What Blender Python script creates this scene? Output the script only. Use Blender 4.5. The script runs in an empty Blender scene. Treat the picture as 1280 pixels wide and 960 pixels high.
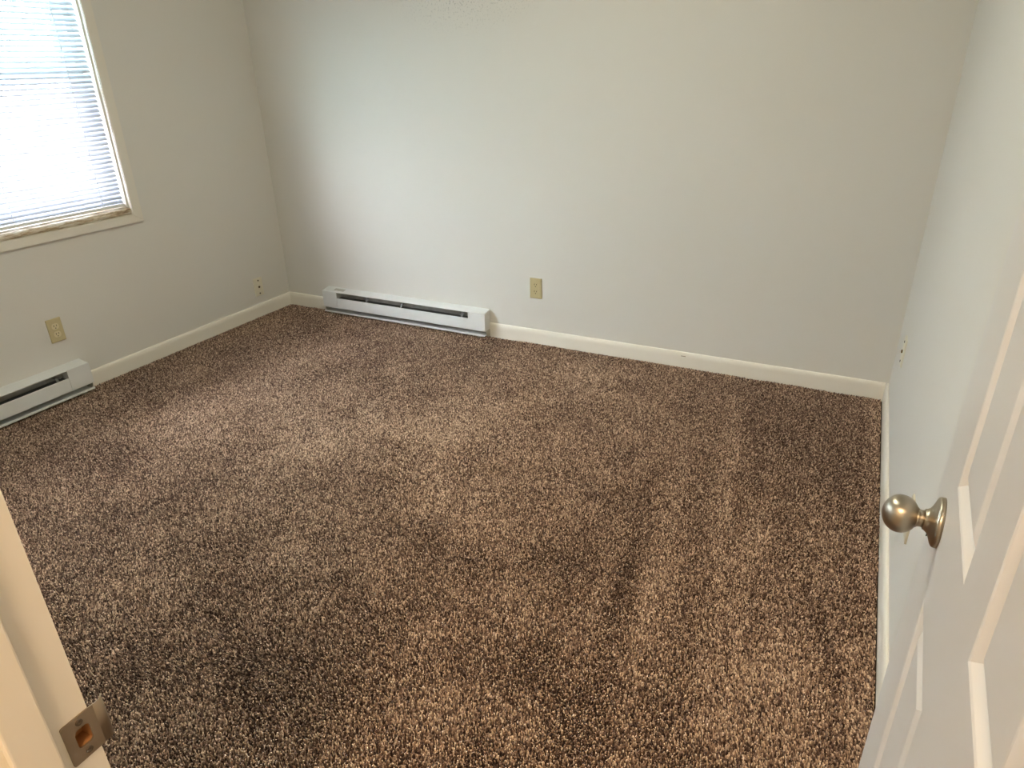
import bpy, bmesh, math, random
import numpy as np
from mathutils import Vector, Matrix

# ------------------------------------------------------------------ camera, world, exposure
SC = bpy.context.scene
C = SC.collection
random.seed(7)
RNG = np.random.default_rng(11)

cam_d = bpy.data.cameras.new('camera')
cam_d.sensor_fit = 'HORIZONTAL'
cam_d.sensor_width = 36.0
cam_d.lens = 861.34 / 1280.0 * 36.0
cam_d.clip_start = 0.01
cam = bpy.data.objects.new('camera', cam_d)
C.objects.link(cam)
r_ = Vector((0.8964, 0.4428, -0.0191)); d_ = Vector((0.1719, -0.3871, -0.9059)); f_ = Vector((-0.4085, 0.8087, -0.4232))
M = Matrix((r_, -d_, -f_)).transposed().to_4x4()
M.translation = Vector((3.3524, -3.3388, 1.4526))
cam.matrix_world = M
SC.camera = cam

SKY = 40.0                     # overcast daylight
LAMP = 84.0                   # hall ceiling lamp
ROOM_FILL = 97.0                    # added unseen bedroom ceiling lamp, fill light for the walls
world = bpy.data.worlds.new('sky')
SC.world = world
world.use_nodes = True
bg = world.node_tree.nodes['Background']
bg.inputs['Color'].default_value = (0.94, 0.92, 0.98, 1)
bg.inputs['Strength'].default_value = SKY

SC.view_settings.view_transform = 'Standard'
SC.view_settings.look = 'None'
SC.view_settings.gamma = 1.0
SC.view_settings.use_curve_mapping = False
SC.view_settings.exposure = 0.07
SC.cycles.diffuse_bounces = 7
SC.cycles.max_bounces = 14
SC.cycles.transparent_max_bounces = 16

# ------------------------------------------------------------------ room numbers (metres)
W = 3.6123                     # right wall
H = 2.44
YF = -3.112                    # room face of the door wall
YJ = -3.1016                   # room edge of the door jamb
YH = -3.222                    # hall face of the door wall
JX = 2.762                     # face of the latch jamb
HX = 3.5245                    # face of the hinge jamb
DH = 2.04                      # door opening height
WY0, WY1 = -2.545, -1.005      # window opening along the left wall
WZ0, WZ1 = 0.782, 2.08
WT = 0.15                      # outer wall thickness

# ------------------------------------------------------------------ material helpers
def mat(name, col, rough=0.5, metal=0.0, spec=0.5, noise=None, bump=None):
    """principled; noise=(scale, amount) varies the colour, bump=(scale, strength, distance) gives fine relief"""
    m = bpy.data.materials.new(name); m.use_nodes = True
    nt = m.node_tree; n = nt.nodes; L = nt.links
    p = n['Principled BSDF']
    p.inputs['Base Color'].default_value = (*col, 1)
    p.inputs['Roughness'].default_value = rough
    p.inputs['Metallic'].default_value = metal
    p.inputs['Specular IOR Level'].default_value = spec
    tc = n.new('ShaderNodeTexCoord')
    if noise:
        nz = n.new('ShaderNodeTexNoise'); nz.inputs['Scale'].default_value = noise[0]; nz.inputs['Detail'].default_value = 4
        L.new(tc.outputs['Object'], nz.inputs['Vector'])
        mx = n.new('ShaderNodeMix'); mx.data_type = 'RGBA'
        mx.inputs['A'].default_value = (*[c * (1 - noise[1]) for c in col], 1)
        mx.inputs['B'].default_value = (*[min(1, c * (1 + noise[1])) for c in col], 1)
        L.new(nz.outputs['Fac'], mx.inputs['Factor']); L.new(mx.outputs['Result'], p.inputs['Base Color'])
    if bump:
        nb = n.new('ShaderNodeTexNoise'); nb.inputs['Scale'].default_value = bump[0]; nb.inputs['Detail'].default_value = 3
        L.new(tc.outputs['Object'], nb.inputs['Vector'])
        b = n.new('ShaderNodeBump'); b.inputs['Strength'].default_value = bump[1]; b.inputs['Distance'].default_value = bump[2]
        L.new(nb.outputs['Fac'], b.inputs['Height']); L.new(b.outputs['Normal'], p.inputs['Normal'])
    return m

WALLC = (0.70, 0.68, 0.635)
M_wall = mat('wall_paint', WALLC, 0.55, noise=(1.3, 0.02), bump=(160, 0.12, 0.002))
M_ceil = mat('ceiling_paint', (0.80, 0.79, 0.74), 0.8, bump=(120, 0.3, 0.003))
M_base = mat('baseboard_paint', (0.83, 0.79, 0.70), 0.38, noise=(6, 0.03))
M_trim = mat('trim_paint', (0.75, 0.71, 0.63), 0.45, noise=(5, 0.03))
M_jamb = mat('jamb_paint', (0.78, 0.74, 0.66), 0.42, noise=(9, 0.02))
M_door = mat('door_paint', (0.66, 0.64, 0.615), 0.38, noise=(3, 0.015), bump=(220, 0.05, 0.001))
M_heater = mat('heater_enamel', (0.76, 0.77, 0.76), 0.32)
M_heater_side = mat('heater_galvanised', (0.55, 0.53, 0.47), 0.45, metal=0.3)
M_fin = mat('heater_fins', (0.17, 0.17, 0.16), 0.5, metal=0.4)
M_baffle = mat('heater_baffle', (0.40, 0.40, 0.37), 0.5, metal=0.3, noise=(25, 0.5))
M_sticker = mat('heater_sticker', (0.48, 0.47, 0.42), 0.6, noise=(220, 0.35))
M_almond = mat('almond_plastic', (0.51, 0.43, 0.245), 0.35)
M_almond2 = mat('almond_receptacle', (0.66, 0.58, 0.38), 0.3)
M_dark_screw = mat('rusty_screw', (0.06, 0.04, 0.02), 0.6)
M_screw = mat('dark_screw_metal', (0.14, 0.11, 0.08), 0.35, metal=0.8)
M_dark = mat('dark_slot', (0.02, 0.016, 0.012), 0.7)
M_painted_plate = mat('painted_plate', (0.75, 0.71, 0.58), 0.45)
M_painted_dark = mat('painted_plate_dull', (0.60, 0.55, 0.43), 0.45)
M_brass = mat('aged_brass', (0.20, 0.13, 0.05), 0.45, metal=0.9)
M_vinyl = mat('window_vinyl', (0.82, 0.83, 0.83), 0.35)
M_hallfloor = mat('hall_floor', (0.30, 0.23, 0.18), 0.9, noise=(300, 0.3))
M_wood = mat('raw_wood', (0.42, 0.20, 0.07), 0.7, noise=(60, 0.3))
M_bounce = mat('bounce_concrete', (0.33, 0.32, 0.30), 0.9, noise=(5, 0.15))  # pale concrete put on the ground to bounce daylight upward
M_backing = mat('carpet_backing', (0.05, 0.033, 0.025), 1.0)

def back_wall_mat():
    m = mat('wall_paint_speckled', WALLC, 0.55, bump=(160, 0.12, 0.002))
    nt = m.node_tree; n = nt.nodes; L = nt.links; p = n['Principled BSDF']
    tc = n.new('ShaderNodeTexCoord')
    vo = n.new('ShaderNodeTexNoise'); vo.inputs['Scale'].default_value = 105; vo.inputs['Detail'].default_value = 2
    L.new(tc.outputs['Object'], vo.inputs['Vector'])
    r1 = n.new('ShaderNodeMapRange'); r1.inputs['From Min'].default_value = 0.57; r1.inputs['From Max'].default_value = 0.66
    L.new(vo.outputs['Fac'], r1.inputs['Value'])
    # patch of fine mildew specks high on the wall
    sub = n.new('ShaderNodeVectorMath'); sub.operation = 'SUBTRACT'; sub.inputs[1].default_value = (1.45, 0.0, 1.82)
    L.new(tc.outputs['Object'], sub.inputs[0])
    mul = n.new('ShaderNodeVectorMath'); mul.operation = 'MULTIPLY'; mul.inputs[1].default_value = (1.0, 0.0, 2.0)
    L.new(sub.outputs[0], mul.inputs[0])
    ln = n.new('ShaderNodeVectorMath'); ln.operation = 'LENGTH'; L.new(mul.outputs[0], ln.inputs[0])
    r2 = n.new('ShaderNodeMapRange'); r2.inputs['From Min'].default_value = 0.52; r2.inputs['From Max'].default_value = 0.12
    r2.inputs['To Max'].default_value = 0.55
    L.new(ln.outputs['Value'], r2.inputs['Value'])
    ml = n.new('ShaderNodeMath'); ml.operation = 'MULTIPLY'
    L.new(r1.outputs['Result'], ml.inputs[0]); L.new(r2.outputs['Result'], ml.inputs[1])
    mx = n.new('ShaderNodeMix'); mx.data_type = 'RGBA'
    mx.inputs['A'].default_value = (*WALLC, 1); mx.inputs['B'].default_value = (0.22, 0.22, 0.21, 1)
    L.new(ml.outputs[0], mx.inputs['Factor']); L.new(mx.outputs['Result'], p.inputs['Base Color'])
    return m
M_backwall = back_wall_mat()

def sill_mat():
    m = mat('dirty_sill', (0.62, 0.57, 0.47), 0.5)
    nt = m.node_tree; n = nt.nodes; L = nt.links; p = n['Principled BSDF']
    tc = n.new('ShaderNodeTexCoord')
    mp = n.new('ShaderNodeMapping'); mp.inputs['Scale'].default_value = (14, 5, 30)
    L.new(tc.outputs['Object'], mp.inputs['Vector'])
    nz = n.new('ShaderNodeTexNoise'); nz.inputs['Scale'].default_value = 2.2; nz.inputs['Detail'].default_value = 6; nz.inputs['Roughness'].default_value = 0.7
    L.new(mp.outputs[0], nz.inputs['Vector'])
    cr = n.new('ShaderNodeValToRGB')
    cr.color_ramp.elements[0].position = 0.34; cr.color_ramp.elements[0].color = (0.20, 0.14, 0.08, 1)
    cr.color_ramp.elements[1].position = 0.56; cr.color_ramp.elements[1].color = (0.70, 0.66, 0.56, 1)
    e = cr.color_ramp.elements.new(0.46); e.color = (0.48, 0.38, 0.25, 1)
    L.new(nz.outputs['Fac'], cr.inputs['Fac']); L.new(cr.outputs['Color'], p.inputs['Base Color'])
    return m
M_sill = sill_mat()

def nickel_mat():
    m = mat('satin_nickel', (0.42, 0.37, 0.295), 0.35, metal=1.0)
    p = m.node_tree.nodes['Principled BSDF']
    p.inputs['Anisotropic'].default_value = 0.5
    return m
M_nickel = nickel_mat()
M_strike = mat('strike_nickel', (0.30, 0.235, 0.165), 0.45, metal=0.8)

def slat_mat():
    m = bpy.data.materials.new('blind_vinyl'); m.use_nodes = True
    nt = m.node_tree; n = nt.nodes; L = nt.links
    n.remove(n['Principled BSDF'])
    out = n['Material Output']
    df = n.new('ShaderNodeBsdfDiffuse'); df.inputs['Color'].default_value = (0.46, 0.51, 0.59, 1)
    tr = n.new('ShaderNodeBsdfTranslucent'); tr.inputs['Color'].default_value = (0.88, 0.92, 0.96, 1)
    nz = n.new('ShaderNodeTexNoise'); nz.inputs['Scale'].default_value = 4
    mr = n.new('ShaderNodeMapRange'); mr.inputs['To Min'].default_value = 0.05; mr.inputs['To Max'].default_value = 0.065
    L.new(nz.outputs['Fac'], mr.inputs['Value'])
    mx = n.new('ShaderNodeMixShader')
    L.new(mr.outputs['Result'], mx.inputs[0]); L.new(df.outputs[0], mx.inputs[1]); L.new(tr.outputs[0], mx.inputs[2])
    L.new(mx.outputs[0], out.inputs['Surface'])
    return m
M_slat = slat_mat()

def glass_mat(name, tint):
    m = bpy.data.materials.new(name); m.use_nodes = True
    nt = m.node_tree; n = nt.nodes; L = nt.links
    n.remove(n['Principled BSDF'])
    out = n['Material Output']
    tr = n.new('ShaderNodeBsdfTransparent'); tr.inputs['Color'].default_value = (*tint, 1)
    gl = n.new('ShaderNodeBsdfGlossy'); gl.inputs['Roughness'].default_value = 0.02
    mx = n.new('ShaderNodeMixShader'); mx.inputs[0].default_value = 0.06
    L.new(tr.outputs[0], mx.inputs[1]); L.new(gl.outputs[0], mx.inputs[2]); L.new(mx.outputs[0], out.inputs['Surface'])
    return m
M_glass = glass_mat('window_glass', (0.97, 0.98, 1.0))
M_glass_up = glass_mat('window_glass_green', (0.84, 0.97, 0.97))

def lamp_mat(name, col, st):
    m = bpy.data.materials.new(name); m.use_nodes = True
    p = m.node_tree.nodes['Principled BSDF']
    p.inputs['Base Color'].default_value = (0.9, 0.85, 0.75, 1)
    p.inputs['Emission Color'].default_value = (*col, 1)
    p.inputs['Emission Strength'].default_value = st
    return m
M_lamp = lamp_mat('lamp_glass_warm', (1.0, 0.72, 0.45), LAMP)
M_fill_lamp = lamp_mat('fill_lamp_glass', (1.0, 0.99, 0.80), ROOM_FILL)

def tuft_mat():
    m = bpy.data.materials.new('carpet_yarn'); m.use_nodes = True
    nt = m.node_tree; n = nt.nodes; L = nt.links; p = n['Principled BSDF']
    p.inputs['Roughness'].default_value = 0.85
    p.inputs['Specular IOR Level'].default_value = 0.15
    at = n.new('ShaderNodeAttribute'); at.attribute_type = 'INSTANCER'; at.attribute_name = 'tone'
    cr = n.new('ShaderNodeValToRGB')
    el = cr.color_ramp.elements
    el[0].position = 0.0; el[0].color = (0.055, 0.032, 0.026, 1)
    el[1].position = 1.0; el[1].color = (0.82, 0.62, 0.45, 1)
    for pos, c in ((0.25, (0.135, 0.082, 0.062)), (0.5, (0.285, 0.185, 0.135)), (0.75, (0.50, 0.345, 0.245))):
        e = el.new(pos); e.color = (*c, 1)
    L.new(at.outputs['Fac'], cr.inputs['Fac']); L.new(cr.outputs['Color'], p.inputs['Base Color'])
    return m
M_tuft = tuft_mat()

# ------------------------------------------------------------------ mesh helpers
def obj(name, bm, m, parent=None, smooth=False):
    me = bpy.data.meshes.new(name)
    bmesh.ops.recalc_face_normals(bm, faces=bm.faces)
    bm.to_mesh(me); bm.free()
    me.materials.append(m)
    if smooth:
        for p in me.polygons: p.use_smooth = True
    o = bpy.data.objects.new(name, me); C.objects.link(o)
    if parent: o.parent = parent
    return o

def empty(name, loc=(0, 0, 0), rz=0.0):
    o = bpy.data.objects.new(name, None); C.objects.link(o)
    o.empty_display_size = 0.05
    o.location = loc; o.rotation_euler = (0, 0, rz)
    return o

def tag(o, label=None, cat=None, group=None, kind=None):
    if label: o['label'] = label
    if cat: o['category'] = cat
    if group: o['group'] = group
    if kind: o['kind'] = kind
    return o

def box(bm, x0, x1, y0, y1, z0, z1, bev=0.0):
    r = bmesh.ops.create_cube(bm, size=1.0)
    vs = r['verts']
    for v in vs:
        v.co = Vector(((x0 + x1) / 2 + v.co.x * (x1 - x0), (y0 + y1) / 2 + v.co.y * (y1 - y0), (z0 + z1) / 2 + v.co.z * (z1 - z0)))
    if bev > 0:
        es = list({e for v in vs for e in v.link_edges})
        bmesh.ops.bevel(bm, geom=es, offset=bev, segments=2, profile=0.6, affect='EDGES')
    return bm

def bx(*a, bev=0.0):
    return box(bmesh.new(), *a, bev=bev)

def prism(bm, prof, axis, a, b, cap=True):
    """extrude a 2-D profile along axis 'x' or 'y' from a to b; prof = (depth, z) pairs"""
    def P(q, t):
        return (t, q[0], q[1]) if axis == 'x' else (q[0], t, q[1])
    A = [bm.verts.new(P(q, a)) for q in prof]; B = [bm.verts.new(P(q, b)) for q in prof]
    k = len(prof)
    for i in range(k):
        j = (i + 1) % k
        bm.faces.new((A[i], A[j], B[j], B[i]))
    if cap:
        bm.faces.new(A); bm.faces.new(B[::-1])
    return bm

def lathe(bm, prof, seg=40):
    """revolve (axial, radius) about +X"""
    rings = []
    for a, r in prof:
        if r < 1e-6: rings.append([bm.verts.new((a, 0, 0))])
        else: rings.append([bm.verts.new((a, r * math.cos(t), r * math.sin(t))) for t in (2 * math.pi * i / seg for i in range(seg))])
    for A, B in zip(rings, rings[1:]):
        for i in range(seg):
            j = (i + 1) % seg
            if len(A) == 1 and len(B) == 1: continue
            if len(A) == 1: bm.faces.new((A[0], B[j], B[i]))
            elif len(B) == 1: bm.faces.new((A[i], A[j], B[0]))
            else: bm.faces.new((A[i], A[j], B[j], B[i]))
    return bm

def struct(name, bm, m, parent=None, label=None, cat=None, smooth=False):
    o = obj(name, bm, m, parent, smooth)
    if parent is None: tag(o, label, cat, kind='structure')
    return o

# ------------------------------------------------------------------ the room shell
struct('floor', bx(0, W, YF, 0, -0.16, -0.014), M_backing, label='bedroom floor under the brown carpet', cat='floor')
struct('ceiling', bx(-WT, W + 0.12, YF, 0.12, H, H + 0.12), M_ceil, label='plain white bedroom ceiling above the frame', cat='ceiling')
struct('wall_back', bx(-WT, W + 0.12, 0, 0.12, -0.16, H), M_backwall, label='cream wall behind the long heater with specks near its top', cat='wall')
struct('wall_right', bx(W, W + 0.12, YF, 0, -0.16, H), M_wall, label='cream wall beside the open door', cat='wall')
bm = bmesh.new()
box(bm, -WT, 0, YF, WY0, -0.16, H); box(bm, -WT, 0, WY1, 0, -0.16, H)
box(bm, -WT, 0, WY0, WY1, -0.16, WZ0); box(bm, -WT, 0, WY0, WY1, WZ1, H)
struct('wall_left', bm, M_wall, label='shaded cream wall with the window in it', cat='wall')
bm = bmesh.new()
box(bm, -WT, JX - 0.019, YH, YF, -0.16, H); box(bm, HX + 0.019, W + 0.9, YH, YF, -0.16, H)
box(bm, JX - 0.019, HX + 0.019, YH, YF, DH + 0.019, H)
struct('wall_front', bm, M_wall, label='cream wall with the doorway in it', cat='wall')
# hall
HY = -4.35
struct('floor_hall', bx(1.2, W + 0.9, HY, YF, -0.16, -0.01), M_hallfloor, label='hall floor outside the bedroom door', cat='floor')
struct('ceiling_hall', bx(1.2, W + 0.9, HY, YH, H, H + 0.12), M_ceil, label='hall ceiling with the lamp', cat='ceiling')
bm = bmesh.new(); box(bm, 1.08, 1.2, HY, YH, -0.16, H)
struct('wall_hall_left', bm, M_wall, label='end wall of the hall on the window side', cat='wall')
struct('wall_hall_right', bx(W + 0.9, W + 1.02, HY, YH, -0.16, H), M_wall, label='end wall of the hall on the hinge side', cat='wall')
struct('wall_hall_back', bx(1.08, W + 1.02, HY - 0.12, HY, -0.16, H), M_wall, label='hall wall facing the bedroom door', cat='wall')
struct('ground', bx(-40, -WT, -30, 25, -0.75, -0.45), M_bounce, label='ground outside the window, made pale concrete to bounce light in', cat='ground')

# baseboards: eased, round-topped profile
BH, BT = 0.079, 0.0125
def bprof(s):
    pts = [(0, -0.012), (BT, -0.012), (BT, BH - 0.028)]
    for i in range(1, 13):
        a = math.radians(90 * i / 12)
        pts.append((0.0035 + (BT - 0.0035) * math.cos(a), BH - 0.028 + 0.028 * math.sin(a)))
    pts.append((0, BH))
    return [(s * d, z) for d, z in pts]
HB0, HB1 = 0.348, 1.533        # heater on the back wall
HL1 = -1.471; HL0 = HL1 - (HB1 - HB0)
def bb(name, bm, label): return struct(name, bm, M_base, label=label, cat='baseboard', smooth=False)
bbk = bb('baseboard_back', prism(bmesh.new(), bprof(-1), 'x', HB1 + 0.002, W - BT), 'long cream baseboard right of the heater along the back wall')
M_chip = mat('bare_chip', (0.34, 0.29, 0.22), 0.7)
obj('paint_chip', bx(2.655, 2.679, -BT - 0.0005, -BT + 0.001, 0.0575, 0.0610), M_chip, bbk)
bb('baseboard_back.001', prism(bmesh.new(), bprof(-1), 'x', BT, HB0 - 0.002), 'short cream baseboard between the corner and the heater')
bb('baseboard_left', prism(bmesh.new(), bprof(1), 'y', HL1 + 0.002, 0), 'cream baseboard below the window wall between heater and corner')
bb('baseboard_left.001', prism(bmesh.new(), bprof(1), 'y', YF, HL0 - 0.002), 'cream baseboard on the window wall before the heater')
bm = prism(bmesh.new(), bprof(-1), 'y', YF, 0)
for v in bm.verts: v.co.x += W
bb('baseboard_right', bm, 'cream baseboard running behind the open door')
bm = prism(bmesh.new(), bprof(1), 'x', BT, JX - 0.075)
for v in bm.verts: v.co.y += YF
bb('baseboard_front', bm, 'cream baseboard on the doorway wall')

# ------------------------------------------------------------------ window
def frame_rect(bm, x0, x1, y0, y1, z0, z1, w, wb=None, bev=0.003):
    wb = wb or w
    box(bm, x0, x1, y0, y0 + w, z0, z1, bev); box(bm, x0, x1, y1 - w, y1, z0, z1, bev)
    box(bm, x0, x1, y0 + w, y1 - w, z0, z0 + wb, bev); box(bm, x0, x1, y0 + w, y1 - w, z1 - w, z1, bev)
    return bm

win = tag(empty('window_1', (0, (WY0 + WY1) / 2, WZ0)), 'wide white vinyl window behind the mini blind', 'window', kind='structure')
wl = win.location
def wobj(name, bm, m, parent=None, smooth=False):
    for v in bm.verts: v.co -= Vector(wl)
    return obj(name, bm, m, parent or win, smooth)
SZ = 0.818                     # sill top
YM = (WY0 + WY1) / 2
wobj('window_frame', frame_rect(bmesh.new(), -WT, -0.075, WY0 + 0.001, WY1 - 0.001, SZ, WZ1 - 0.001, 0.036, 0.03), M_vinyl)
wobj('mullion', bx(-WT, -0.075, YM - 0.03, YM + 0.03, SZ + 0.03, WZ1 - 0.037, bev=0.003), M_vinyl)
ZR = 1.445
for (a, b) in ((WY0 + 0.037, YM - 0.03), (YM + 0.03, WY1 - 0.037)):
    for up in (0, 1):
        x0, x1 = ((-0.108, -0.082) if not up else (-0.140, -0.114))
        z0, z1 = ((SZ + 0.03, ZR + 0.02) if not up else (ZR - 0.02, WZ1 - 0.037))
        s = wobj('sash', frame_rect(bmesh.new(), x0, x1, a, b, z0, z1, 0.042, 0.05 if not up else 0.04), M_vinyl)
        gx = (x0 + x1) / 2
        g = wobj('pane', bx(gx - 0.002, gx + 0.002, a + 0.04, b - 0.04, z0 + 0.036, z1 - 0.04), M_glass_up if up else M_glass, s)
# side and head reveals
wobj('reveal', bx(-0.075, 0.0, WY1 - 0.009, WY1 - 0.0005, SZ, WZ1 - 0.0005), M_trim)
wobj('reveal', bx(-0.075, 0.0, WY0 + 0.0005, WY0 + 0.009, SZ, WZ1 - 0.0005), M_trim)
wobj('reveal', bx(-0.075, 0.0, WY0 + 0.009, WY1 - 0.009, WZ1 - 0.009, WZ1 - 0.0005), M_trim)
# sill with rounded nosing
pr = [(-WT, WZ0 + 0.0005), (0.006, WZ0 + 0.0005)]
for i in range(0, 9):
    a = math.radians(-70 + 160 * i / 8)
    pr.append((0.000 + 0.016 * math.cos(a), WZ0 + 0.018 + 0.0165 * math.sin(a)))
pr.append((-WT, SZ))
wobj('sill', prism(bmesh.new(), pr, 'y', WY0 + 0.002, WY1 - 0.002), M_sill)
# casing boards, mitred at the corners
CW, CT = 0.053, 0.020
def casing(side):
    y0, y1, z0, z1 = WY0, WY1, WZ0, WZ1
    o = CW
    q = {'bottom': [(y0, z0), (y1, z0), (y1 + o, z0 - o * 0.8), (y0 - o, z0 - o * 0.8)],
         'top': [(y0, z1), (y1, z1), (y1 + o, z1 + o), (y0 - o, z1 + o)],
         'right': [(y1, z0), (y1, z1), (y1 + o, z1 + o), (y1 + o, z0 - o * 0.8)],
         'left': [(y0, z0), (y0, z1), (y0 - o, z1 + o), (y0 - o, z0 - o * 0.8)]}[side]
    bm = bmesh.new()
    A = [bm.verts.new((0.0, *p)) for p in q]
    B = [bm.verts.new((CT - (0.0015 if i < 2 else 0.0), *p)) for i, p in enumerate(q)]
    bm.faces.new(A); bm.faces.new(B)
    for i in range(4):
        j = (i + 1) % 4; bm.faces.new((A[i], A[j], B[j], B[i]))
    bmesh.ops.recalc_face_normals(bm, faces=bm.faces)
    bmesh.ops.bevel(bm, geom=[e for e in bm.edges if all(v.co.x > 0.005 for v in e.verts)], offset=0.0035, segments=2, affect='EDGES')
    return bm
for s in ('bottom', 'top', 'right', 'left'):
    wobj('casing_board', casing(s), M_trim)

# ------------------------------------------------------------------ mini blind (a thing that hangs in the window)
BY0, BY1 = WY0 + 0.016, WY1 - 0.013
blind = tag(empty('window_blind', (-0.023, (BY0 + BY1) / 2, SZ)), 'white vinyl mini blind lowered and closed over the window', 'blind')
bl = blind.location
def bobj(name, bm, m, parent=None):
    for v in bm.verts: v.co -= Vector(bl)
    return obj(name, bm, m, parent or blind)
XB = -0.023
bobj('head_rail', bx(XB - 0.02, XB + 0.02, BY0, BY1, WZ1 - 0.042, WZ1 - 0.011, bev=0.002), M_vinyl)
bobj('bottom_rail', bx(XB - 0.013, XB + 0.013, BY0, BY1, SZ + 0.006, SZ + 0.021, bev=0.003), M_vinyl)
# one slat: gently crowned strip
PITCH, SWID, TILT = 0.0215, 0.0254, math.radians(47)
def slat_bm():
    bm = bmesh.new(); n = 6
    top = []; bot = []
    for i in range(n + 1):
        t = -0.5 + i / n
        cx = t * SWID; cz = 0.0028 * (1 - 4 * t * t)
        # nearly closed, room edge down
        x = cx * math.cos(TILT) + cz * math.sin(TILT); z = -cx * math.sin(TILT) + cz * math.cos(TILT)
        top.append((x, z)); 
    L_ = (BY1 - BY0) / 2
    segs = 1
    rows = []
    for (x, z) in top:
        rows.append([bm.verts.new((x, -L_, z)), bm.verts.new((x, L_, z))])
    for a, b in zip(rows, rows[1:]):
        bm.faces.new((a[0], a[1], b[1], b[0]))
    return bm
zs = SZ + 0.021 + 0.012
first = None; k = 0
while zs < WZ1 - 0.05:
    if first is None:
        first = obj('slat', slat_bm(), M_slat, blind, smooth=True); o = first
    else:
        o = first.copy(); C.objects.link(o); o.parent = blind
    o.location = (random.uniform(-0.0006, 0.0006), random.uniform(-0.001, 0.001), zs - bl[2] + random.uniform(-0.0006, 0.0006))
    o.rotation_euler = (random.uniform(-0.0012, 0.0012), random.uniform(-0.015, 0.015), 0)
    zs += PITCH; k += 1
# ladder cords
M_cord = mat('blind_cord', (0.62, 0.64, 0.66), 0.8)
LY = [BY1 - 0.115 - 0.4286 * i for i in range(4)]
for y in LY:
    bm = bmesh.new()
    for xo in (-0.0115, 0.0115):
        box(bm, XB + xo - 0.0007, XB + xo + 0.0007, y - 0.0012, y + 0.0012, SZ + 0.02, WZ1 - 0.04)
    cd = bobj('ladder_cord', bm, M_cord)
    bm = bmesh.new(); z = SZ + 0.021 + 0.012 - PITCH / 2 - 0.004
    while z < WZ1 - 0.06:
        box(bm, XB + 0.0085, XB + 0.0125, y - 0.0035, y + 0.0035, z, z + 0.0035); z += PITCH
    bobj('rung_knots', bm, M_cord, cd)

# ------------------------------------------------------------------ baseboard heaters
HLEN = HB1 - HB0
def make_heater(root):
    L_ = HLEN; D = 0.066; E = 0.112
    def ob(n, bm, m, p=None, sm=False): return obj(n, bm, m, p or root, sm)
    # back plate with the sloping top cover and its down-turned lip (sheet, 2 mm)
    prof = [(0, 0.02), (0, 0.160), (-D, 0.1485), (-D, 0.1445), (-D + 0.002, 0.1445), (-D + 0.002, 0.1465), (-0.002, 0.158), (-0.002, 0.02)]
    ob('top_cover', prism(bmesh.new(), prof, 'x', 0.002, L_ - 0.002), M_heater)
    # front panel between the end caps, rolled edges
    prof = [(-D, 0.044), (-D, 0.107), (-D + 0.002, 0.109), (-D + 0.008, 0.107), (-D + 0.008, 0.105), (-D + 0.002, 0.106),
            (-D + 0.002, 0.045), (-D + 0.010, 0.041), (-D + 0.010, 0.039), (-D + 0.001, 0.042)]
    ob('front_panel', prism(bmesh.new(), prof, 'x', E, L_ - E + 0.0), M_heater)
    # end caps
    for a, b, s in ((0.0, E - 0.0008, 0), (L_ - E + 0.0008, L_, 1)):
        bm = bmesh.new()
        prof = [(-0.003, 0.042), (-0.003, 0.1575), (-D + 0.0005, 0.1462), (-D - 0.0006, 0.1455), (-D - 0.0006, 0.043), (-D + 0.002, 0.041)]
        prism(bm, prof, 'x', a, b)
        ob('end_cap', bm, M_heater)
    # side plates reaching down beside the carpet
    for a in (0.0005, L_ - 0.0025):
        bm = bmesh.new()
        prism(bm, [(-0.001, -0.008), (-0.001, 0.042), (-D + 0.012, 0.042), (-D + 0.012, 0.022), (-0.022, -0.008)], 'x', a, a + 0.002)
        ob('side_plate', bm, M_heater_side)
    # bottom tray with up-turned front lip
    prof = [(-0.001, 0.010), (-D - 0.004, 0.010), (-D - 0.006, 0.012), (-D - 0.006, 0.0215), (-D - 0.004, 0.0215), (-D - 0.004, 0.0125), (-0.001, 0.0125)]
    ob('bottom_tray', prism(bmesh.new(), prof, 'x', 0.006, L_ - 0.006), M_heater)
    for x in (0.05, L_ / 2, L_ - 0.05):
        ob('foot', bx(x - 0.01, x + 0.01, -D + 0.01, -0.01, -0.014, 0.0105), M_heater_side)
    # inner baffle and finned element seen through the slot
    prof = [(-0.004, 0.05), (-0.004, 0.152), (-0.02, 0.149), (-0.012, 0.05)]
    ob('baffle', prism(bmesh.new(), prof, 'x', E - 0.02, L_ - E + 0.02), M_baffle)
    el = ob('heating_element', bx(E, L_ - E, -0.044, -0.034, 0.078, 0.088), M_fin)
    bm = bmesh.new(); x = E + 0.001
    rr = random.Random(3)
    while x < L_ - E:
        t = rr.uniform(-0.0012, 0.0012)
        r = bmesh.ops.create_cube(bm, size=1.0)
        for v in r['verts']:
            v.co = Vector((x + v.co.x * 0.0007 + t * v.co.z, -0.039 + v.co.y * 0.042, 0.083 + v.co.z * 0.044))
        x += 0.0065
    tag(ob('fin_stack', bm, M_fin, el), kind='stuff')
    for x in (L_ * 0.28, L_ * 0.5, L_ * 0.86):          # bent clips poking into the slot
        ob('clip', prism(bmesh.new(), [(-D + 0.006, 0.108), (-D + 0.02, 0.126), (-0.02, 0.130), (-0.02, 0.126), (-D + 0.022, 0.121), (-D + 0.009, 0.106)], 'x', x, x + 0.012), M_fin)

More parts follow.
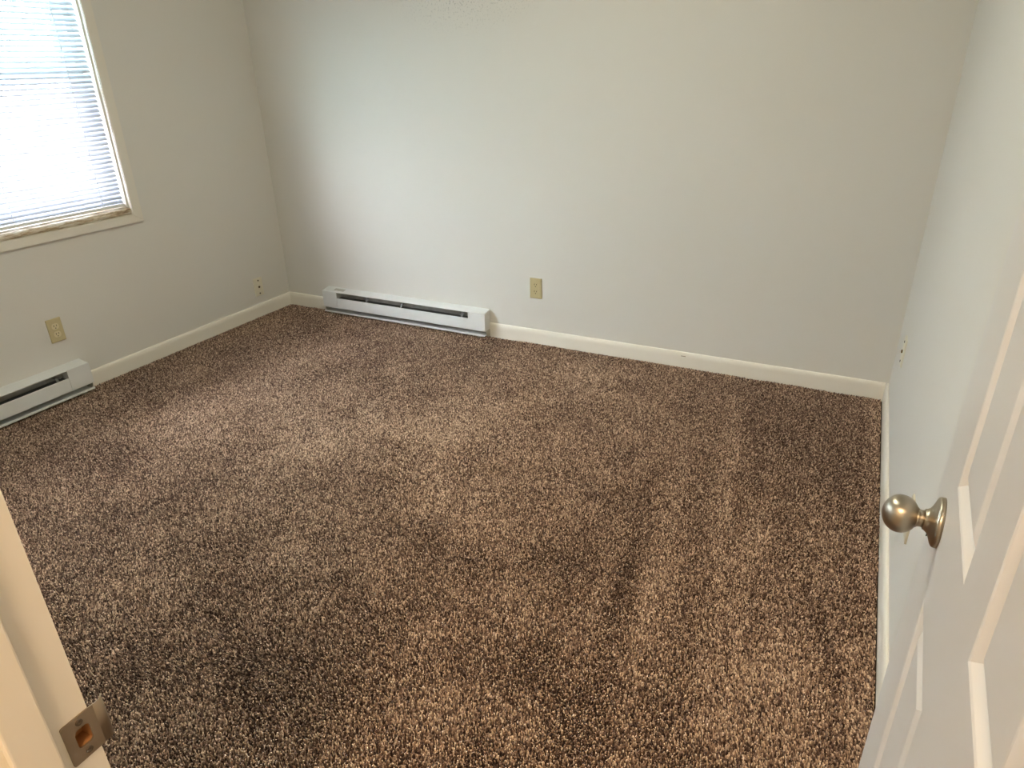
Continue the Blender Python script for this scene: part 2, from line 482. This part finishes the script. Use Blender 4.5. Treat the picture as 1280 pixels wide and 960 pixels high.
h1 = tag(empty('baseboard_heater', (HB0, -0.0005, 0.0)), 'white electric baseboard heater below the cream speckled wall beside the corner', 'heater', 'baseboard heaters')
make_heater(h1)
obj('sticker', prism(bmesh.new(), [(-0.018, 0.1568), (-0.018, 0.1574), (-0.046, 0.1522), (-0.046, 0.1517)], 'x', 0.075, 0.155), M_sticker, h1)
h2 = tag(empty('baseboard_heater.001', (0.0005, HL0, 0.0), math.pi / 2), 'white electric baseboard heater on the wall under the window', 'heater', 'baseboard heaters')
for ch in [c for c in C.objects if c.parent == h1 and not c.name.startswith('sticker')]:
    c = ch.copy(); C.objects.link(c); c.parent = h2
    for g in [q for q in C.objects if q.parent == ch]:
        d = g.copy(); C.objects.link(d); d.parent = c

# ------------------------------------------------------------------ wall plates (local: plate in the XZ plane, facing -Y)
def plate_bm(w=0.070, h=0.1143, t=0.0068):
    bm = bmesh.new()
    A = [bm.verts.new((x, 0, z)) for x, z in ((-w / 2, -h / 2), (w / 2, -h / 2), (w / 2, h / 2), (-w / 2, h / 2))]
    i1 = 0.0018; i2 = 0.0065
    B = [bm.verts.new((x, -t * 0.72, z)) for x, z in ((-w / 2 + 0.0004, -h / 2 + 0.0004), (w / 2 - 0.0004, -h / 2 + 0.0004), (w / 2 - 0.0004, h / 2 - 0.0004), (-w / 2 + 0.0004, h / 2 - 0.0004))]
    D = [bm.verts.new((x, -t, z)) for x, z in ((-w / 2 + i2, -h / 2 + i2), (w / 2 - i2, -h / 2 + i2), (w / 2 - i2, h / 2 - i2), (-w / 2 + i2, h / 2 - i2))]
    for P, Q in ((A, B), (B, D)):
        for i in range(4):
            j = (i + 1) % 4; bm.faces.new((P[i], P[j], Q[j], Q[i]))
    bm.faces.new(A); bm.faces.new(D)
    return bm
def disc(bm, r, y0, y1, x=0, z=0, flat=None, n=24):
    pts = []
    for i in range(n):
        a = 2 * math.pi * i / n
        px, pz = r * math.cos(a), r * math.sin(a)
        if flat: pz = max(-flat, min(flat, pz))
        pts.append((x + px, z + pz))
    A = [bm.verts.new((p[0], y0, p[1])) for p in pts]; B = [bm.verts.new((p[0], y1, p[1])) for p in pts]
    for i in range(n):
        j = (i + 1) % n; bm.faces.new((A[i], A[j], B[j], B[i]))
    bm.faces.new(A); bm.faces.new(B)
    return bm
def make_outlet(loc, rz, label, m1, m2, group):
    t = tag(empty('electrical_outlet', loc, rz), label, 'outlet', group)
    obj('cover_plate', plate_bm(), m1, t)
    for s in (1, -1):
        r = obj('receptacle', disc(bmesh.new(), 0.0172, -0.0055, -0.0078, 0, s * 0.0195, 0.0143), m2, t)
        for x, hh in ((-0.0064, 0.0045), (0.0064, 0.0037)):
            obj('slot', bx(x - 0.0013, x + 0.0013, -0.0083, -0.0070, s * 0.0195 + 0.0035 - hh, s * 0.0195 + 0.0035 + hh), M_dark, r)
        obj('ground_hole', disc(bmesh.new(), 0.0026, -0.0070, -0.0083, 0, s * 0.0195 - 0.0085, n=12), M_dark, r)
    obj('screw', disc(bmesh.new(), 0.0033, -0.0060, -0.0073, 0, 0, n=12), m1, t)
    return t
def make_jack(loc, rz, label, group):
    t = tag(empty('cable_jack_plate', loc, rz), label, 'wall plate', group)
    obj('cover_plate', plate_bm(), M_painted_plate, t)
    j = obj('jack', disc(bmesh.new(), 0.0072, -0.0055, -0.0120, 0, 0, n=6), M_brass, t)
    obj('jack_opening', disc(bmesh.new(), 0.0045, -0.0118, -0.0126, 0, 0, n=12), M_dark, j)
    for s in (1, -1):
        obj('screw', disc(bmesh.new(), 0.0048, -0.0055, -0.0090, 0, s * 0.0415, n=12), M_dark_screw, t)
    return t
make_outlet((1.8272, -0.0003, 0.320), 0, 'almond duplex outlet on the wall beside the heater with grey sticker', M_almond, M_almond, 'duplex outlets')
make_outlet((0.0003, -1.538, 0.332), math.pi / 2, 'almond duplex outlet above the heater under the window', M_almond, M_almond2, 'duplex outlets')
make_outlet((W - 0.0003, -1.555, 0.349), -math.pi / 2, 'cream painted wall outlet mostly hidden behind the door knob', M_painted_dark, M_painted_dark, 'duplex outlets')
make_jack((0.0003, -0.262, 0.186), math.pi / 2, 'cream cable jack plate low on the window wall near the corner', 'cable jack plates')
make_jack((W - 0.0003, -0.36, 0.372), -math.pi / 2, 'cream cable jack plate on the wall behind the open door', 'cable jack plates')

# ------------------------------------------------------------------ door frame: jambs, stops, casings, strike plate
trim = tag(empty('trim_1', (JX, YJ, 0)), 'painted door frame with metal strike plate on its latch jamb', 'door frame', kind='structure')
tl = trim.location
def tobj(name, bm, m, parent=None, sm=False):
    for v in bm.verts: v.co -= Vector(tl)
    return obj(name, bm, m, parent or trim, sm)
YHJ = YH - 0.010
bm = bmesh.new()                                   # latch jamb, mortised for the latch
PY0, PY1, PZ0, PZ1 = -3.1212, -3.1048, 0.866 - 0.0122, 0.866 + 0.0122
box(bm, JX - 0.0185, JX, YHJ, YJ, -0.01, PZ0); box(bm, JX - 0.0185, JX, YHJ, YJ, PZ1, DH)
box(bm, JX - 0.0185, JX, YHJ, PY0, PZ0, PZ1); box(bm, JX - 0.0185, JX, PY1, YJ, PZ0, PZ1)
tobj('jamb', bm, M_jamb)
tobj('jamb', bx(HX, HX + 0.0185, YHJ, YJ, -0.01, DH, bev=0.0012), M_jamb)
tobj('head_jamb', bx(JX - 0.0185, HX + 0.0185, YHJ, YJ, DH, DH + 0.0185, bev=0.0012), M_jamb)
YS0, YS1 = -3.174, -3.1395
tobj('door_stop', bx(JX, JX + 0.011, YS0, YS1, -0.01, DH - 0.0005, bev=0.002), M_jamb)
tobj('door_stop', bx(HX - 0.011, HX, YS0, YS1, -0.01, DH - 0.0005, bev=0.002), M_jamb)
tobj('door_stop', bx(JX + 0.011, HX - 0.011, YS0, YS1, DH - 0.011, DH - 0.0005, bev=0.002), M_jamb)
for ya, yb in ((YF + 0.0005, YJ - 0.0003), (YHJ + 0.0003, YH - 0.0005)):
    tobj('casing_board', bx(JX - 0.068, JX - 0.0045 - 0.0145, ya, yb, -0.01, DH + 0.068, bev=0.002), M_jamb)
    tobj('casing_board', bx(HX + 0.019, HX + 0.068, ya, yb, -0.01, DH + 0.068, bev=0.002), M_jamb)
    tobj('casing_board', bx(JX - 0.019, HX + 0.019, ya, yb, DH + 0.019, DH + 0.068, bev=0.002), M_jamb)
# strike plate: flat with hole, curved lip past the jamb edge
SPZ = 0.866
sp = empty('strike_plate'); sp.parent = trim; sp.location = (0, 0, 0)
def strike_bm():
    bm = bmesh.new()
    x = JX + 0.0016
    y0, y1, z0, z1 = -3.1300, -3.0945, SPZ - 0.0262, SPZ + 0.0262
    hy0, hy1, hz0, hz1 = -3.1205, -3.1055, SPZ - 0.0115, SPZ + 0.0115
    n = 32
    outer, inner = [], []
    def rr(y0, y1, z0, z1, r, n):
        out = []
        cs = [(y1 - r, z1 - r, 0), (y0 + r, z1 - r, 90), (y0 + r, z0 + r, 180), (y1 - r, z0 + r, 270)]
        for cy, cz, a0 in cs:
            for i in range(n // 4):
                a = math.radians(a0 + 90 * i / (n // 4 - 1)); out.append((cy + r * math.cos(a), cz + r * math.sin(a)))
        return out
    O = rr(y0, y1, z0, z1, 0.0025, n); I = rr(hy0, hy1, hz0, hz1, 0.0045, n)
    t = 0.0016
    def ring(P, xx): return [bm.verts.new((xx, p[0], p[1])) for p in P]
    a, b, c, d = ring(O, x), ring(I, x), ring(O, x - t + 0.0002), ring(I, x - 0.0022)
    for i in range(n):
        j = (i + 1) % n
        bm.faces.new((a[i], a[j], b[j], b[i])); bm.faces.new((a[i], a[j], c[j], c[i])); bm.faces.new((b[i], b[j], d[j], d[i]))
    return bm
tobj('flat_plate', strike_bm(), M_strike, sp)
bm = bmesh.new()
arc = [(0.00015, -3.0975), (0.00012, -3.0925)] + [(-0.008 * (1 - math.cos(math.radians(a))), -3.0925 + 0.008 * math.sin(math.radians(a))) for a in (15, 30, 45, 60, 72)]
rows = []
for xo, y in arc:
    for_t = [(JX + 0.0016 + xo, y), (JX + 0.0003 + xo, y - 0.0006)]
    rows.append([bm.verts.new((px, py, SPZ + s * 0.0258)) for (px, py) in for_t for s in (-1, 1)])
for A, B in zip(rows, rows[1:]):
    for i, j in ((0, 1), (2, 3), (0, 2), (1, 3)):
        bm.faces.new((A[i], A[j], B[j], B[i]))
bm.faces.new((rows[-1][0], rows[-1][1], rows[-1][3], rows[-1][2]))
tobj('lip', bm, M_strike, sp, True)
bm = bmesh.new(); q = 0.0006; xa, xb = JX - 0.0175, JX - 0.0008
box(bm, xa - 0.0008, xa, PY0, PY1, PZ0, PZ1)
box(bm, xa, xb, PY0, PY0 + q, PZ0, PZ1); box(bm, xa, xb, PY1 - q, PY1, PZ0, PZ1)
box(bm, xa, xb, PY0 + q, PY1 - q, PZ0, PZ0 + q); box(bm, xa, xb, PY0 + q, PY1 - q, PZ1 - q, PZ1)
tobj('latch_pocket', bm, M_wood, sp)
for s in (1, -1):
    bm = bmesh.new(); lathe(bm, [(0.0, 0.0038), (0.0012, 0.0034), (0.0014, 0.0022), (0.0006, 0.0)], 16)
    for v in bm.verts: v.co += Vector((JX + 0.0012, -3.1130, SPZ + s * 0.0188))
    tobj('screw', bm, M_screw, sp)

# ------------------------------------------------------------------ door (six raised panels), open a little past a right angle
PHI = math.radians(2.5)
DW, DT = 0.757, 0.035
door = tag(empty('door_1', (3.487, YJ, 0)), 'white six panel door standing open with satin nickel knob', 'door', kind='structure')
# local: s along the door from the hinge = +Y, face seen from the doorway = -X at x 0, thickness to +X
door.rotation_euler = (0, 0, -PHI)
DZ0, DZ1 = 0.012, 2.032
cols = [(0.125, 0.316), (0.422, 0.612)]
rows_ = [(0.235, 0.812), (0.985, 1.600), (1.700, 1.925)]
def door_body():
    bm = bmesh.new()
    ys = sorted({0, DW, *[v for c in cols for v in c]}); zz = sorted({DZ0, DZ1, *[v for c in rows_ for v in c]})
    def is_panel(y, z):
        return any(a < y < b for a, b in cols) and any(a < z < b for a, b in rows_)
    for x in (0.0, DT):
        V = {}
        for y in ys:
            for z in zz: V[y, z] = bm.verts.new((x, y, z))
        for i in range(len(ys) - 1):
            for j in range(len(zz) - 1):
                if not is_panel((ys[i] + ys[i + 1]) / 2, (zz[j] + zz[j + 1]) / 2):
                    bm.faces.new((V[ys[i], zz[j]], V[ys[i + 1], zz[j]], V[ys[i + 1], zz[j + 1]], V[ys[i], zz[j + 1]]))
    box_ = [(0, DZ0, DW, DZ0), (DW, DZ0, DW, DZ1), (DW, DZ1, 0, DZ1), (0, DZ1, 0, DZ0)]
    for y0, z0, y1, z1 in box_:
        vs = [bm.verts.new(p) for p in ((0, y0, z0), (0, y1, z1), (DT, y1, z1), (DT, y0, z0))]
        bm.faces.new(vs)
    bmesh.ops.remove_doubles(bm, verts=bm.verts, dist=1e-5)
    return bm
body = obj('slab', door_body(), M_door, door)
def panel_bm(c, r):
    bm = bmesh.new()
    y0, y1 = c; z0, z1 = r
    # (inset, depth): ogee sticking down, quirk, broad bevel up to the raised field
    prof = [(0.0, 0.0), (0.003, 0.0012), (0.011, 0.0072), (0.0130, 0.0090), (0.0160, 0.0090), (0.0355, 0.0014), (0.038, 0.0010)]
    for sx, x0 in ((1, 0.0), (-1, DT)):
        rings = [[bm.verts.new((x0 + sx * d, y, z)) for y, z in ((y0 + i, z0 + i), (y1 - i, z0 + i), (y1 - i, z1 - i), (y0 + i, z1 - i))] for i, d in prof]
        for A, B in zip(rings, rings[1:]):
            for i in range(4):
                j = (i + 1) % 4; bm.faces.new((A[i], A[j], B[j], B[i]))
        bm.faces.new(rings[-1])
    return bm
for c in cols:
    for r in rows_:
        obj('panel', panel_bm(c, r), M_door, door)
# knob set, one on each face
KS, KZ = 0.655, 0.905
kn = empty('door_knob'); kn.parent = door; kn.location = (0, KS, KZ)
def knob_part(name, prof, m, flip=False):
    bm = bmesh.new(); lathe(bm, prof, 48)
    for v in bm.verts:
        v.co.x = -v.co.x if not flip else v.co.x * 0.62 + DT
    return obj(name, bm, m, kn, True)
rose = [(0.0, 0.0), (0.0, 0.0330), (0.0045, 0.0330), (0.0062, 0.0322), (0.0080, 0.0295), (0.0095, 0.0255), (0.0115, 0.0205), (0.0145, 0.0160), (0.0175, 0.0140), (0.0195, 0.0137), (0.0195, 0.0)]
neck = [(0.0192, 0.0), (0.0192, 0.0115), (0.0225, 0.0108), (0.0255, 0.0115), (0.0275, 0.0135), (0.0275, 0.0)]
ball = [(0.0268, 0.0), (0.0268, 0.0125)]
for i in range(0, 21):
    a = math.radians(150 - 150 * i / 20)
    ball.append((0.0465 + (0.0215 if a < math.pi / 2 else 0.0215) * math.cos(a), 0.0252 * math.sin(a) ** (1.0 if a < math.pi / 2 else 0.92) if i < 20 else 0.0))
for fl in (False, True):
    knob_part('rose', rose, M_nickel, fl)
    knob_part('neck', neck, M_nickel, fl)
    knob_part('knob', ball, M_nickel, fl)
bm = disc(bmesh.new(), 0.0022, 0, 0.001, n=12)
for v in bm.verts: v.co = Vector((-0.0120 - v.co.y, 0.0 + v.co.x * 0.5 - 0.006, v.co.z - 0.0185))
obj('release_hole', bm, M_dark, kn)
# latch bolt on the free edge, hinges on the other
obj('latch_plate', bx(DT / 2 - 0.0125, DT / 2 + 0.0125, DW - 0.0004, DW + 0.0008, KZ - 0.028, KZ + 0.028), M_strike, door)
obj('latch_bolt', bx(DT / 2 - 0.006, DT / 2 + 0.006, DW, DW + 0.010, KZ - 0.008, KZ + 0.008, bev=0.002), M_nickel, door)
for z in (0.25, 1.02, 1.82):
    bm = bmesh.new(); lathe(bm, [(-0.045, 0.0), (-0.045, 0.006), (0.045, 0.006), (0.045, 0.0)], 14)
    for v in bm.verts: v.co = Vector((DT + 0.004, v.co.y + 0.001, z + v.co.x)) + Vector((v.co.z, 0, 0))
    obj('hinge', bm, M_strike, door)

# ------------------------------------------------------------------ hall lamp and added bedroom fill lamp: flush ceiling domes
def dome_lamp(loc, label, m, R_=0.145):
    lamp = tag(empty('ceiling_lamp', loc), label, 'lamp')
    bm = bmesh.new(); lathe(bm, [(0.0, 0.0), (0.0, R_ + 0.01), (0.022, R_ + 0.01), (0.022, 0.0)], 40)
    for v in bm.verts: v.co = Vector((v.co.y, v.co.z, -v.co.x))
    obj('lamp_base', bm, M_strike, lamp)
    bm = bmesh.new(); lathe(bm, [(0.0222, R_), (0.05, R_ * 0.93), (0.075, R_ * 0.72), (0.09, R_ * 0.41), (0.095, 0.0)], 40)
    for v in bm.verts: v.co = Vector((v.co.y, v.co.z, -v.co.x))
    obj('lamp_shade', bm, m, lamp, True)
dome_lamp((3.16, -3.86, H), 'round flush dome lamp on the hall ceiling outside the door', M_lamp, 0.19)
dome_lamp((2.1, -1.7, H), 'added unseen dome lamp on the bedroom ceiling for fill light', M_fill_lamp)

# ------------------------------------------------------------------ carpet pile: twisted yarn tufts, leaning in brushed patches
tufts = bpy.data.collections.new('tufts')
def tuft_mesh(i):
    rr = random.Random(100 + i)
    bm = bmesh.new(); rings = []
    h = 0.0125; lean = rr.uniform(0.0005, 0.0022); tw = rr.uniform(1.6, 2.6)
    for k, (t, rad) in enumerate(((0.0, 0.0011), (0.4, 0.0016), (0.75, 0.0019), (0.93, 0.00145))):
        ring = []
        for q in range(5):
            a = 2 * math.pi * q / 5 + t * tw
            rq = rad * (1.0 + 0.28 * math.cos(2 * (2 * math.pi * q / 5)) + rr.uniform(-0.12, 0.12))
            ring.append(bm.verts.new((lean * t * t + rq * math.cos(a), rq * math.sin(a), h * t)))
        rings.append(ring)
    top = bm.verts.new((lean * 1.1, 0, h))
    for A, B in zip(rings, rings[1:]):
        for q in range(5):
            j = (q + 1) % 5; bm.faces.new((A[q], A[j], B[j], B[q]))
    for q in range(5): bm.faces.new((rings[-1][q], rings[-1][(q + 1) % 5], top))
    me = bpy.data.meshes.new('tuft'); bmesh.ops.recalc_face_normals(bm, faces=bm.faces); bm.to_mesh(me); bm.free()
    me.materials.append(M_tuft)
    for p in me.polygons: p.use_smooth = True
    o = bpy.data.objects.new('tuft', me); tufts.objects.link(o)
for i in range(5): tuft_mesh(i)

def vnoise(x, y, seed):
    """smooth value noise in numpy"""
    g = np.random.default_rng(seed).random((64, 64))
    xi = np.floor(x).astype(int); yi = np.floor(y).astype(int)
    fx = x - xi; fy = y - yi
    fx = fx * fx * (3 - 2 * fx); fy = fy * fy * (3 - 2 * fy)
    a = g[xi % 64, yi % 64]; b = g[(xi + 1) % 64, yi % 64]; c = g[xi % 64, (yi + 1) % 64]; d = g[(xi + 1) % 64, (yi + 1) % 64]
    return (a * (1 - fx) + b * fx) * (1 - fy) + (c * (1 - fx) + d * fx) * fy
SPC = 0.0042
xs = np.arange(BT + 0.003, W - BT - 0.002, SPC); ys = np.arange(YH + 0.02, -BT - 0.002, SPC)
X, Y = np.meshgrid(xs, ys); X = X.ravel(); Y = Y.ravel()
X = X + RNG.uniform(-0.45, 0.45, X.shape) * SPC; Y = Y + RNG.uniform(-0.45, 0.45, Y.shape) * SPC
keep = (Y > YF + 0.004) | ((X > JX + 0.014) & (X < HX - 0.014))
X = X[keep]; Y = Y[keep]; N = len(X)
# brushed field: foot scuffs everywhere, vacuum streaks along y near the right wall
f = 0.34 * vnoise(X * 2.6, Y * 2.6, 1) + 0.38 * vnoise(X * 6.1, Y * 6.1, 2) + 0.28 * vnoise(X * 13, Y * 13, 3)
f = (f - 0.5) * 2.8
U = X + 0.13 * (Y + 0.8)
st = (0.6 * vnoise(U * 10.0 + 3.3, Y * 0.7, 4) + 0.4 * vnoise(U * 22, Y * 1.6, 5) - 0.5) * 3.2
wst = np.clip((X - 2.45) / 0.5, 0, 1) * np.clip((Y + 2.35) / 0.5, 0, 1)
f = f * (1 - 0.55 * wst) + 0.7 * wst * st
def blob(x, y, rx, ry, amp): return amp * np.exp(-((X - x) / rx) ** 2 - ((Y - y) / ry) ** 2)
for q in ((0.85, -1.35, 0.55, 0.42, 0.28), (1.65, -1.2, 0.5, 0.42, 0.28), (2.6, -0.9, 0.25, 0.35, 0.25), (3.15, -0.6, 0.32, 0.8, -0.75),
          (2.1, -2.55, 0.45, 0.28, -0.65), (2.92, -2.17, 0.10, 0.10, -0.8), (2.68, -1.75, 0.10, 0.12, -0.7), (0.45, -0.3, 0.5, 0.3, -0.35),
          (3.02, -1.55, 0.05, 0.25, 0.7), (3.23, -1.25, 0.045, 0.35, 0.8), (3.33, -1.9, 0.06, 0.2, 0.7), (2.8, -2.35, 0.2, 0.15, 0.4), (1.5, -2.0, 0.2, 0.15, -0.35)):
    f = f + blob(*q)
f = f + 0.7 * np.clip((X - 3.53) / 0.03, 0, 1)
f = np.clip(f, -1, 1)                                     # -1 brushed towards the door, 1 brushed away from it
lean = 0.12 + 0.72 * f
lx = -0.38 * lean + RNG.normal(0, 0.17, N)
ly = 0.92 * lean + RNG.normal(0, 0.17, N)
tilt = np.arctan(np.hypot(lx, ly)); az = np.arctan2(ly, lx)
# euler XYZ that sends +Z to the lean direction after a random spin: Rz(az) Ry(tilt) Rz(spin) -> convert
spin = RNG.uniform(0, 2 * np.pi, N)
ca, sa, ct, s_t, cp, sp_ = np.cos(az), np.sin(az), np.cos(tilt), np.sin(tilt), np.cos(spin), np.sin(spin)
r00 = ca * ct * cp - sa * sp_; r10 = sa * ct * cp + ca * sp_; r20 = -s_t * cp; r21 = s_t * sp_; r22 = ct
rot = np.stack([np.arctan2(r21, r22), -np.arcsin(np.clip(r20, -1, 1)), np.arctan2(r10, r00)], 1).astype(np.float32)
scl = np.stack([RNG.uniform(0.85, 1.2, N), RNG.uniform(0.85, 1.2, N), RNG.uniform(0.8, 1.12, N) + 0.05 * f], 1).astype(np.float32)
tone = np.clip(RNG.normal(0.475, 0.35, N) + 0.10 * f, 0, 1).astype(np.float32)  # random flecks, with nap light and shade of the brushed patches painted in
me = bpy.data.meshes.new('carpet_pile')
me.vertices.add(N)
me.vertices.foreach_set('co', np.stack([X, Y, np.full(N, -0.0125)], 1).astype(np.float32).ravel())
a = me.attributes.new('rot', 'FLOAT_VECTOR', 'POINT'); a.data.foreach_set('vector', rot.ravel())
a = me.attributes.new('scl', 'FLOAT_VECTOR', 'POINT'); a.data.foreach_set('vector', scl.ravel())
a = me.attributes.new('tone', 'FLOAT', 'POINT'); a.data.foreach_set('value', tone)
carpet = bpy.data.objects.new('carpet_pile', me); C.objects.link(carpet)
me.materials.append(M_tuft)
tag(carpet, 'brown flecked cut pile carpet covering the whole bedroom floor', 'carpet', kind='stuff')
ng = bpy.data.node_groups.new('pile', 'GeometryNodeTree')
ng.interface.new_socket('Geometry', in_out='INPUT', socket_type='NodeSocketGeometry')
ng.interface.new_socket('Geometry', in_out='OUTPUT', socket_type='NodeSocketGeometry')
n = ng.nodes; L = ng.links
gi = n.new('NodeGroupInput'); go = n.new('NodeGroupOutput')
ci = n.new('GeometryNodeCollectionInfo'); ci.inputs['Collection'].default_value = tufts
ci.inputs['Separate Children'].default_value = True; ci.inputs['Reset Children'].default_value = True
iop = n.new('GeometryNodeInstanceOnPoints'); iop.inputs['Pick Instance'].default_value = True
def named(nm, t):
    q = n.new('GeometryNodeInputNamedAttribute'); q.data_type = t; q.inputs['Name'].default_value = nm
    return q.outputs['Attribute']
L.new(gi.outputs[0], iop.inputs['Points']); L.new(ci.outputs[0], iop.inputs['Instance'])
L.new(named('rot', 'FLOAT_VECTOR'), iop.inputs['Rotation']); L.new(named('scl', 'FLOAT_VECTOR'), iop.inputs['Scale'])
L.new(iop.outputs[0], go.inputs[0])
md = carpet.modifiers.new('pile', 'NODES'); md.node_group = ng
